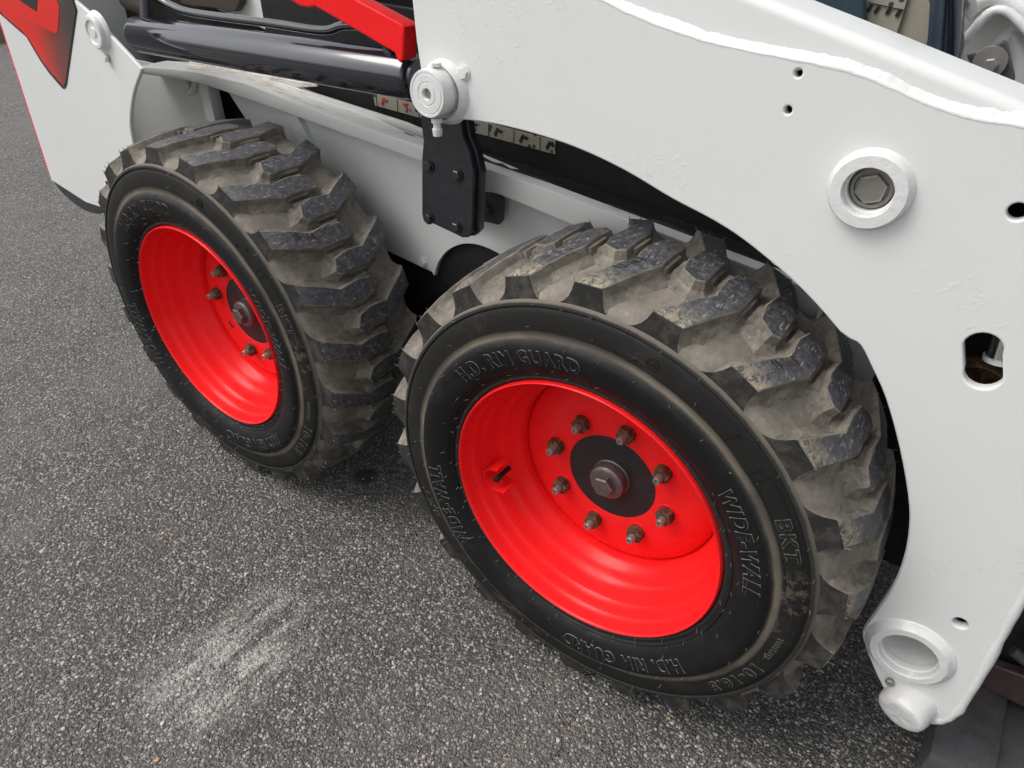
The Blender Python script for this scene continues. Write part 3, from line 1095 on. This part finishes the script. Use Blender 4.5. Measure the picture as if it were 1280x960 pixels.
link('grease_nipple', gn, 'weld', arm, 40)
bmh = hex_prof_mesh('boss_bolt', .0075, .005)
t1 = link('boss_bolt', bmh, 'weld', arm, 30)
t1.matrix_local = Matrix.Translation((-.322, YA - .018, .952)) @ Matrix.Rotation(R_(-90), 4, 'X')
hex_bolt('plate_bolt', -.289, YA + .0005, .945, .0085, .006, 'weld', arm, washer=.0105)

# ---------------- lift cylinder with hydraulic line
cyl_z = .910
lathe_c = tube_mesh('lift_cylinder', [(-1.20, .175, .902), (-1.185, .175, .902), (-1.17, .175, .9025), (-.445, .175, .914), (-.432, .175, .914), (-.425, .175, .914)], [.024, .0315, .0345, .0345, .0325, .024], 40)
cyl = link('lift_cylinder', lathe_c, 'navy', loader, 40)
link('cylinder_eye', lathe_mesh('cylinder_eye', [(.018, -.03), (.034, -.03), (.034, .03), (.018, .03)], 32, (-.385, .18, .914)), 'navy', cyl, 40)
link('cylinder_gland', tube_mesh('cylinder_gland', [(-.435, .175, .914), (-.395, .175, .9142)], .0245, 28), 'black', cyl, 40)
link('cylinder_port', tube_mesh('cylinder_port', [(-1.150, .18, .925), (-1.150, .19, .965)], [.013, .011], 16), 'black', cyl, 40)
hl = smooth_path([(-1.30, .205, .972), (-1.20, .205, .972), (-1.145, .205, .970), (-1.09, .205, .957), (-1.02, .205, .950), (-.80, .205, .952), (-.66, .205, .953), (-.60, .205, .966), (-.50, .205, .970)], 6)
link('hydraulic_line', tube_mesh('hydraulic_line', hl, .0075, 14), 'navy', cyl, 40)
link('hose_fitting', tube_mesh('hose_fitting', [(-1.245, .20, .985), (-1.23, .20, .985), (-1.229, .20, .985), (-1.185, .20, .980), (-1.184, .20, .980), (-1.16, .20, .976)], [.016, .016, .013, .013, .017, .016], 18), 'steel', cyl, 40)
link('hose_fitting', tube_mesh('hose_fitting', [(-1.27, .22, .955), (-1.17, .215, .945)], .020, 18), 'brown', cyl, 40)
link('line_clamp', tube_mesh('line_clamp', [(-.470, .160, .945), (-.468, .172, .953)], [.009, .007], 10), 'steel', cyl, 40)

# ---------------- red lift arm support channel above the cylinder
so = [(-0.675, 1.005), (-0.643, 0.995), (-0.625, 0.994), (-0.607, 0.997), (-0.589, 0.992), (-0.445, 0.949), (-0.441, 0.940), (-0.435, 0.937), (-0.428, 0.941), (-0.422, 0.985), (-0.426, 0.989), (-0.512, 1.013)] + [(-.545, 1.035), (-.70, 1.085), (-.78, 1.085)]
sup = plate('arm_support', so, .150, .180, 'red', loader, [], .0035, segs=3)

# ---------------- black stop bracket on the chassis
br = [(-0.445, 0.858), (-0.447, 0.841), (-0.444, 0.812), (-0.450, 0.779), (-0.458, 0.683), (-0.453, 0.675), (-0.368, 0.663), (-0.357, 0.666), (-0.347, 0.677), (-0.341, 0.780), (-0.349, 0.810), (-0.361, 0.830), (-0.365, 0.856)]
bk = plate('stop_bracket', br, .200, .210, 'black', loader, [], .0018)
plate('bracket_plate', [(x + .006, z + .001) for x, z in br], .2105, .226, 'black', bk, [], .0015)
for x, z in ((-.435, .772), (-.374, .769), (-.442, .681), (-.380, .679)):
    hex_bolt('bracket_bolt', x, .2, z, .0088, .0068, 'black', bk, washer=.0115, ph=random.random())
tab = plate('chassis_tab', smooth_path([(-0.482, 0.702), (-0.415, 0.710), (-0.358, 0.712), (-0.349, 0.707), (-0.352, 0.668), (-0.359, 0.659), (-0.416, 0.656), (-0.485, 0.651)], 1), .290, .298, 'primer', loader, [], .001)
hex_bolt('tab_bolt', -.384, .290, .683, .0105, .008, 'primer', tab, washer=.014)

# ---------------- chassis: side wall, rail ledge, dark body behind
wall = [(-1.16, .80), (-1.0, .62), (-.90, .53), (-.75, .52), (-.553, .500)] + smooth_path([(-.547, .493), (-.535, .525), (-.507, .560), (-.465, .585), (-.416, .592), (-.36, .580), (-.30, .54), (-.27, .49)], 4) + [(-.1, .49), (.28, .49), (.30, .70), (-.10, .71), (-.30, .745), (-.60, .79), (-.95, .815)]
ch = plate('chassis', wall, .320, .330, 'white', loader, [], .001)
hex_bolt('wall_bolt', -.575, .320, .516, .009, .008, 'weld', ch, washer=.012)
RAIL = [(-1.40, .802, .785, .345), (-1.25, .814, .793, .345), (-1.158, .818, .794, .345), (-1.0, .817, .783, .345), (-.843, .800, .771, .340), (-.70, .788, .759, .325),
        (-.60, .780, .751, .306), (-.514, .774, .744, .296), (-.384, .764, .726, .290), (-.253, .754, .710, .290), (-.134, .741, .694, .290), (.02, .724, .675, .290), (.20, .704, .655, .290)]
bm = bmesh.new()
pv = None
for x, zt, zb, yt in RAIL:
    sec = [(.3195, zb + .002), (.276, zb), (.2712, zb + .003), (.270, zb + .006), (.270, zt - .0022), (.2706, zt - .0006), (.2722, zt), ((yt + .275) / 2, zt + .001), (yt, zt + .002), (yt + .0005, zt - .02)]
    ring = [bm.verts.new((x, y, z)) for y, z in sec]
    if pv:
        for j in range(len(sec)):
            bm.faces.new((pv[j], pv[(j + 1) % len(sec)], ring[(j + 1) % len(sec)], ring[j]))
    else:
        bm.faces.new(ring)
    pv = ring
bm.faces.new(list(reversed(pv)))
link('rail', from_bm('rail', bm), 'worn', ch, 28)
# dark strip painting in the shade of the gap between rail and body side
bm = bmesh.new()
pv = None
for x, zt, zb, yt in RAIL:
    ring = [bm.verts.new((x, yt - .004, zt - .006)), bm.verts.new((x, .362, zt - .012))]
    if pv:
        bm.faces.new((pv[0], pv[1], ring[1], ring[0]))
    pv = ring
link('gap_shade', from_bm('gap_shade', bm), 'dark', ch)
# rough sealant bead where the rail meets the black body
seal = [(x, .298 + random.uniform(-.002, .002), z + random.uniform(-.002, .001)) for x, z in [(-.58 + .02 * i, .780 - .099 * (.02 * i)) for i in range(39)]]
link('sealant', tube_mesh('sealant', seal, [min(.0008 + .0006 * i, .0062) for i in range(39)], 8, .35, seed=12), 'dark', ch, 40)
# body block: black side, then deck
bd = [(-1.02, .60), (.42, .50), (.45, .60), (.42, .90), (.30, .93), (-.30, .965), (-1.02, .99)]
plate('body_side', bd, .360, .372, 'dark', ch, [], .002)
box('belly', -1.5, .45, .365, 1.25, .22, .82, 'dark', ch, .01)
box('axle_housing', -1.3, .35, .331, .36, .28, .62, 'dark', ch, .01)
for cx in (0.0, -WB):
    lathe('axle', [(.085, .115), (.085, .20), (.105, .21), (.105, .34)], 'dark', ch, 32, (cx, 0, HZ))
# white engine panel with brown latch, behind the cylinder
ep = [(-1.599, 0.984), (-1.683, 0.834), (-1.345, 0.804), (-0.972, 0.789), (-0.920, 0.793), (-1.037, 0.903), (-1.034, 1.013)]
ep = [(-1.42, 1.15), (-1.42, .955), (-1.34, .94), (-1.10, .90), (-.90, .86)] + [(-1.032, 0.901), (-1.048, 0.957)] + [(-.86, 1.15)]
box('engine_bay', -1.9, -.85, .42, 1.0, .80, 1.12, 'dark', ch, .01)
plate('engine_panel', ep, .400, .410, 'white', ch, [], .003)
lt = plate('panel_latch', [(-1.328, 0.958), (-1.341, 0.928), (-1.284, 0.924), (-1.279, 0.927), (-1.199, 0.927), (-1.175, 0.923), (-1.140, 0.927), (-1.118, 0.943), (-1.109, 0.972)], .380, .398, 'brown', ch, [], .003)
gs = plate('gusset', [(-1.272, 0.820), (-1.090, 0.821), (-0.853, 0.826), (-0.844, 0.821), (-1.018, 0.791), (-1.270, 0.796)], .325, .335, 'worn', ch, [], .002)
# rear wheel housing: back wall with drip rib and a strut
hs_ = [(-1.70, .52), (-1.10, .52), (-1.10, .80), (-1.40, .80), (-1.70, .80)]
plate('wheel_housing', [(-1.72, .52), (-1.185, .52), (-1.185, .80), (-1.72, .80)], .318, .322, 'white', ch, [], .001)
link('housing_rib', tube_mesh('housing_rib', smooth_path([(-1.275, .312, .80), (-1.275, .310, .765), (-1.27, .310, .755), (-1.255, .312, .765), (-1.24, .315, .798)], 4), .007, 8), 'white', ch, 50)
box('housing_post', -1.215, -1.18, .30, .33, .55, .80, 'white', ch, .006)
plate('strut', [(-.945, .785), (-.90, .775), (-.80, .60), (-.83, .58)], .305, .325, 'white', ch, [], .003)

# pictogram decal strip along the black side
ds = plate('warning_strip', [(-.715, .822), (-.712, .798), (-.29, .780), (-.29, .803)], .3575, .3595, 'label', ch, [], .0002)
for i in range(8):
    x = -.700 + i * .055
    z = .8085 - (x + .70) * .043
    plate('strip_divider', [(x - .006, z + .012), (x - .005, z + .012), (x - .005, z - .011), (x - .006, z - .011)], .3565, .3573, 'ink_black', ch, [], .0001)
    if i % 2 == 0 or i > 4:
        plate('pictogram', [(x + .012, z + .008), (x + .026, z + .004), (x + .022, z - .001), (x + .016, z + .002), (x + .010, z - .008), (x + .006, z - .004)], .3563, .3571, 'ink_red' if i < 1 else 'ink_black', ch, [], .0001)
    else:
        plate('pictogram', [(x + .008, z + .007), (x + .024, z + .009), (x + .018, z + .001), (x + .036, z - .008), (x + .016, z - .001)], .3563, .3571, 'ink_red' if i == 1 else 'ink_black', ch, [], .0001)

# ---------------- rear upright panel with printed decal
up = [(-1.655, .525), (-1.50, .500), (-1.40, .505), (-1.30, .60)] + smooth_path([(-1.185, 0.690), (-1.175, 0.734), (-1.156, 0.768), (-1.121, 0.812), (-1.074, 0.855), (-1.068, 0.861)], 4) + [(-1.209, 0.947), (-1.248, 0.964)] + [(-1.36, 1.10), (-1.60, 1.12)]
upr = plate('rear_upright', up, .100, .108, 'white', loader, [], .0025)
plate('upright_edge', [(-1.662, .545), (-1.657, .53), (-1.603, 1.12), (-1.609, 1.12)], .102, .107, 'red', upr, [], .001)
box('tail_panel', -1.72, -1.665, .16, 1.2, .50, 1.12, 'white', upr, .01)
plate('bumper', smooth_path([(-1.66, .522), (-1.62, .490), (-1.54, .470), (-1.46, .478), (-1.42, .505)], 3) + [(-1.5, .506)], .104, .30, 'black', upr, [], .004)
ub = [(-1.188, 0.914)][0]
lathe('pivot_boss', [(.038, .002), (.035, -.003), (.031, -.005), (.030, -.011), (.028, -.0135), (.022, -.0138), (.020, -.011), (.010, -.011), (.008, -.013), (0, -.013)], 'weld', upr, 40, (ub[0], .1, ub[1]), wob=.0002)
hex_bolt('boss_bolt', ub[0] + .006, .096, ub[1] - .045, .009, .006, 'weld', upr)
lathe('drain_hole', [(.007, -.0006), (.0035, -.0008), (0, .0)], 'dark', upr, 16, (-1.355, .1, .578))
dec = [(-1.248, 0.946), (-1.394, 0.790), (-1.408, 0.780), (-1.420, 0.778), (-1.430, 0.784), (-1.461, 0.805), (-1.485, 0.830), (-1.513, 0.874), (-1.538, 0.884), (-1.605, 0.912)] + [(-1.64, .95), (-1.60, 1.06), (-1.40, 1.06), (-1.29, 1.0)] + [(-1.249, 0.967)]
plate('decal', dec, .0994, .0998, 'decal_black', upr, [], .00004)
cxm = sum(a for a, b in dec) / len(dec); czm = sum(b for a, b in dec) / len(dec)
grad = [(-1.254, 0.945), (-1.399, 0.793), (-1.411, 0.786), (-1.421, 0.791), (-1.450, 0.809), (-1.476, 0.833), (-1.502, 0.873), (-1.526, 0.886), (-1.590, 0.912)] + [(-1.625, .95), (-1.59, 1.05), (-1.41, 1.05), (-1.30, .998)] + [(-1.255, 0.964)]
plate('decal', grad, .0988, .0992, 'decal', upr, [], .00004)
redp = [(-1.580, 0.919), (-1.535, 0.905), (-1.481, 0.910), (-1.467, 0.909), (-1.381, 0.896), (-1.368, 0.895), (-1.354, 0.901), (-1.315, 0.948), (-1.318, 0.962)] + [(-1.345, .985), (-1.42, 1.02), (-1.58, 1.02), (-1.61, .95)]
plate('decal', redp, .0982, .0986, 'decal_red', upr, [], .00004)
plate('decal', [(-1.483, 0.948), (-1.420, 0.931), (-1.399, 0.954)] + [(-1.40, .97), (-1.47, .975)], .0976, .0980, 'decal_black', upr, [], .00004)

# ---------------- cab corner seen over the arm (upper right)
cab = box('cab', -.30, .62, .66, 1.2, .62, .86, 'dark', loader, .01)
plate('cab_post', [(q[0], q[1]) for q in [(0.162, 1.088), (0.195, 1.033), (0.204, 0.997), (0.213, 0.936), (0.253, 0.931), (0.245, 0.987), (0.212, 1.090)]], .455, .490, 'slate', cab, [], .003)
ps = [(0.191, 1.090), (0.207, 1.039), (0.220, 0.986), (0.231, 0.940)]
link('post_seal', tube_mesh('post_seal', [(x, .452, z) for x, z in smooth_path(ps, 4)], .006, 10, .05), 'slate', cab, 50)
ps = [(0.208, 1.090), (0.223, 1.040), (0.238, 0.988), (0.249, 0.942)]
link('post_seal', tube_mesh('post_seal', [(x, .452, z) for x, z in smooth_path(ps, 4)], .008, 10, .05), 'navy', cab, 50)
plate('side_panel', [(0.045, 1.081), (0.090, 0.909), (0.237, 0.908), (0.184, 1.086)], .520, .528, 'beige', cab, [], .002)
plate('operator_label', [(0.105, 1.065), (0.109, 1.007), (0.112, 0.987), (0.157, 0.979), (0.158, 1.011), (0.158, 1.068)], .5130, .5150, 'label', cab, [], .0003)
ol = [(0.110, 1.024), (0.159, 1.018), (0.160, 1.019), (0.111, 1.025)]
plate('label_rule', ol, .5105, .5120, 'ink_black', cab, [], .0001)
for q in [(0.114, 1.018), (0.124, 1.017), (0.139, 1.017), (0.152, 1.015)]:
    plate('label_mark', [(q[0] - .0035, q[1] - .004), (q[0] + .001, q[1] - .005), (q[0] + .0045, q[1] + .004), (q[0], q[1] + .005)], .5105, .5120, 'ink_black', cab, [], .0001)
plate('seat_side', [(0.032, 1.081), (0.061, 0.965), (0.127, 0.971), (0.116, 1.010), (0.090, 1.084)], .485, .505, 'teal', cab, [], .004)
plate('front_panel', [(0.188, 1.085), (0.251, 0.891), (0.411, 0.853), (0.319, 1.090)], .560, .570, 'greywhite', cab, [], .003)
h1 = [(0.233, 0.977), (0.244, 0.998), (0.254, 1.018), (0.264, 1.025), (0.280, 1.022), (0.306, 1.004), (0.338, 0.979)]
link('hose', tube_mesh('hose', [(x, .53, z) for x, z in smooth_path(h1, 6)], .0062, 12, .03), 'weld', cab, 50)
h2 = [(0.232, 1.022), (0.243, 1.034), (0.257, 1.039), (0.274, 1.033), (0.300, 1.019), (0.329, 0.999)]
link('hose', tube_mesh('hose', [(x, .54, z) for x, z in smooth_path(h2, 6)], .012, 12, .02), 'weld', cab, 50)
h3 = [(0.265, 0.950), (0.276, 0.970), (0.285, 0.992), (0.294, 0.991), (0.308, 0.968), (0.320, 0.925)]
link('pressed_rib', tube_mesh('pressed_rib', [(x, .556, z) for x, z in smooth_path(h3, 6)], .011, 12, .01), 'greywhite', cab, 50)
plate('latch_plate', [(0.219, 1.041), (0.232, 1.047), (0.248, 1.025), (0.240, 1.013), (0.224, 1.025)], .505, .510, 'greywhite', cab, [], .001)
lb = [(0.228, 1.032)][0]
hex_bolt('latch_bolt', lb[0], .505, lb[1], .0062, .005, 'zinc', cab)
plate('mount_bracket', [(0.253, 0.978), (0.267, 0.983), (0.287, 0.999), (0.292, 0.996), (0.313, 0.960), (0.320, 0.929), (0.288, 0.934)], .470, .482, 'primer', cab, [], .002)
mb = [(0.281, 0.973)][0]
lathe('mount_disc', [(.020, .004), (.019, -.002), (0, -.0025)], 'zinc', cab, 28, (mb[0], .468, mb[1]))
hex_bolt('mount_nut', mb[0] + .002, .466, mb[1] - .002, .0085, .007, 'zinc', cab)

# ---------------- front attachment plate on the ground
att = empty('attachment_mount', (0, 0, 0), loader)
box('mount_block', .545, .632, .16, .42, .006, .085, 'bucket', att, .006)
box('mount_side', .634, .80, .16, .50, .006, .060, 'bucket', att, .006)
plate('mount_lug', [(.56, .10), (.60, .085), (.86, .085), (.86, .135), (.64, .15), (.58, .14)], .330, .350, 'bucket_red', att, [circle(.66, .117, .011, 18)], .003)
box('mount_frame', .575, .90, .352, .9, .10, .45, 'black', att, .02)
box('bucket_blocker', .73, .77, .06, 1.30, .012, .55, 'black', att, .006)  # bucket back wall, added to keep light off the ground under the machine
link('mount_tube', tube_mesh('mount_tube', [(.62, .40, .30), (.95, .40, .30)], .09, 32), 'black', att, 40)
link('mount_pin', tube_mesh('mount_pin', [(.60, .33, .19), (.68, .33, .155)], .009, 12), 'bucket', att, 40)

# ---------------- far verge and kerb (upper left corner), loose stones
def lump_sheet(name, x0, x1, y0, y1, z, nx, ny, amp, mats):
    rnd = random.Random(2)
    bm = bmesh.new()
    vs = [[bm.verts.new((x0 + (x1 - x0) * i / nx, y0 + (y1 - y0) * j / ny, z + rnd.uniform(-amp, amp))) for i in range(nx + 1)] for j in range(ny + 1)]
    for j in range(ny):
        for i in range(nx):
            bm.faces.new((vs[j][i], vs[j][i + 1], vs[j + 1][i + 1], vs[j + 1][i]))
    o = link(name, from_bm(name, bm), mats, None, 80)
    o['kind'] = 'structure'
    return o


vg = lump_sheet('verge', -14, -7.62, -12, 20, .14, 50, 160, .02, 'soil')
rk = random.Random(4)
kb = bpy.data.objects.new('kerb', bpy.data.meshes.new('kerb'))
bm = bmesh.new()
pv = None
for i in range(0, 81):
    y = -12 + .4 * i
    j = rk.uniform(-.01, .01)
    ring = [bm.verts.new(q) for q in ((-7.60, y, .0), (-7.46 + j, y, .0), (-7.47 + j, y, .12 + j), (-7.50 + j, y, .15 + j), (-7.60, y, .155), )]
    if pv:
        for q in range(4):
            bm.faces.new((pv[q], pv[q + 1], ring[q + 1], ring[q]))
    pv = ring
kb.data = from_bm('kerb', bm)
COL.objects.link(kb)
kb.data.materials.append(M['concrete'])
kb['kind'] = 'structure'
bm = bmesh.new()
rg = random.Random(11)
for _ in range(9000):
    x, y = rg.uniform(-10.5, -7.7), rg.uniform(-3, 9)
    a = rg.uniform(0, 6.28); h = rg.uniform(.05, .16); ww = .006
    dx, dy = math.cos(a) * ww, math.sin(a) * ww
    lx, ly = rg.uniform(-.06, .06), rg.uniform(-.06, .06)
    bm.faces.new([bm.verts.new((x - dx, y - dy, .13)), bm.verts.new((x + dx, y + dy, .13)), bm.verts.new((x + lx, y + ly, .13 + h))])
gr = link('grass', from_bm('grass', bm, False), 'grass')
gr['kind'] = 'stuff'
gr['label'] = 'green and dry grass on the verge behind the kerb'
gr['category'] = 'grass'

rp = random.Random(21)
ico = bmesh.new()
bmesh.ops.create_icosphere(ico, subdivisions=1, radius=.5)
IV = [v.co.copy() for v in ico.verts]
IF = [[v.index for v in f.verts] for f in ico.faces]
ico.free()
cv, cf, cm = [], [], []


def chip(x, y, s, mi):
    m = Matrix.Translation((x, y, s * .12)) @ Matrix.Rotation(rp.uniform(0, 6.28), 4, 'Z') @ Matrix.Rotation(rp.uniform(-.5, .5), 4, 'X') @ Matrix.Diagonal((s, s * rp.uniform(.55, .95), s * rp.uniform(.35, .6), 1))
    b0 = len(cv)
    for v in IV:
        q = m @ v
        cv.append((q.x + rp.uniform(-1, 1) * s * .07, q.y + rp.uniform(-1, 1) * s * .07, q.z + rp.uniform(-1, 1) * s * .07))
    for f in IF:
        cf.append([b0 + i for i in f])
        cm.append(mi)


for _ in range(5200):
    x, y = rp.uniform(-2.6, .75), rp.uniform(-.75, .45)
    chip(x, y, rp.uniform(.0030, .0060), 0 if rp.random() < .985 else 1)
for _ in range(420):
    x, y = rp.uniform(-2.6, .6), rp.uniform(-.75, .2)
    chip(x, y, rp.uniform(.005, .0105), 0 if rp.random() < .86 else 1)
pme = bpy.data.meshes.new('loose_gravel')
pme.from_pydata(cv, [], cf)
pme.materials.append(M['pebble']); pme.materials.append(M['pebble_tan'])
pme.polygons.foreach_set('material_index', cm)
pb = link('loose_gravel', pme, [])
pb['kind'] = 'stuff'
pb['label'] = 'pale and tan stone chips scattered over the asphalt'
pb['category'] = 'gravel'
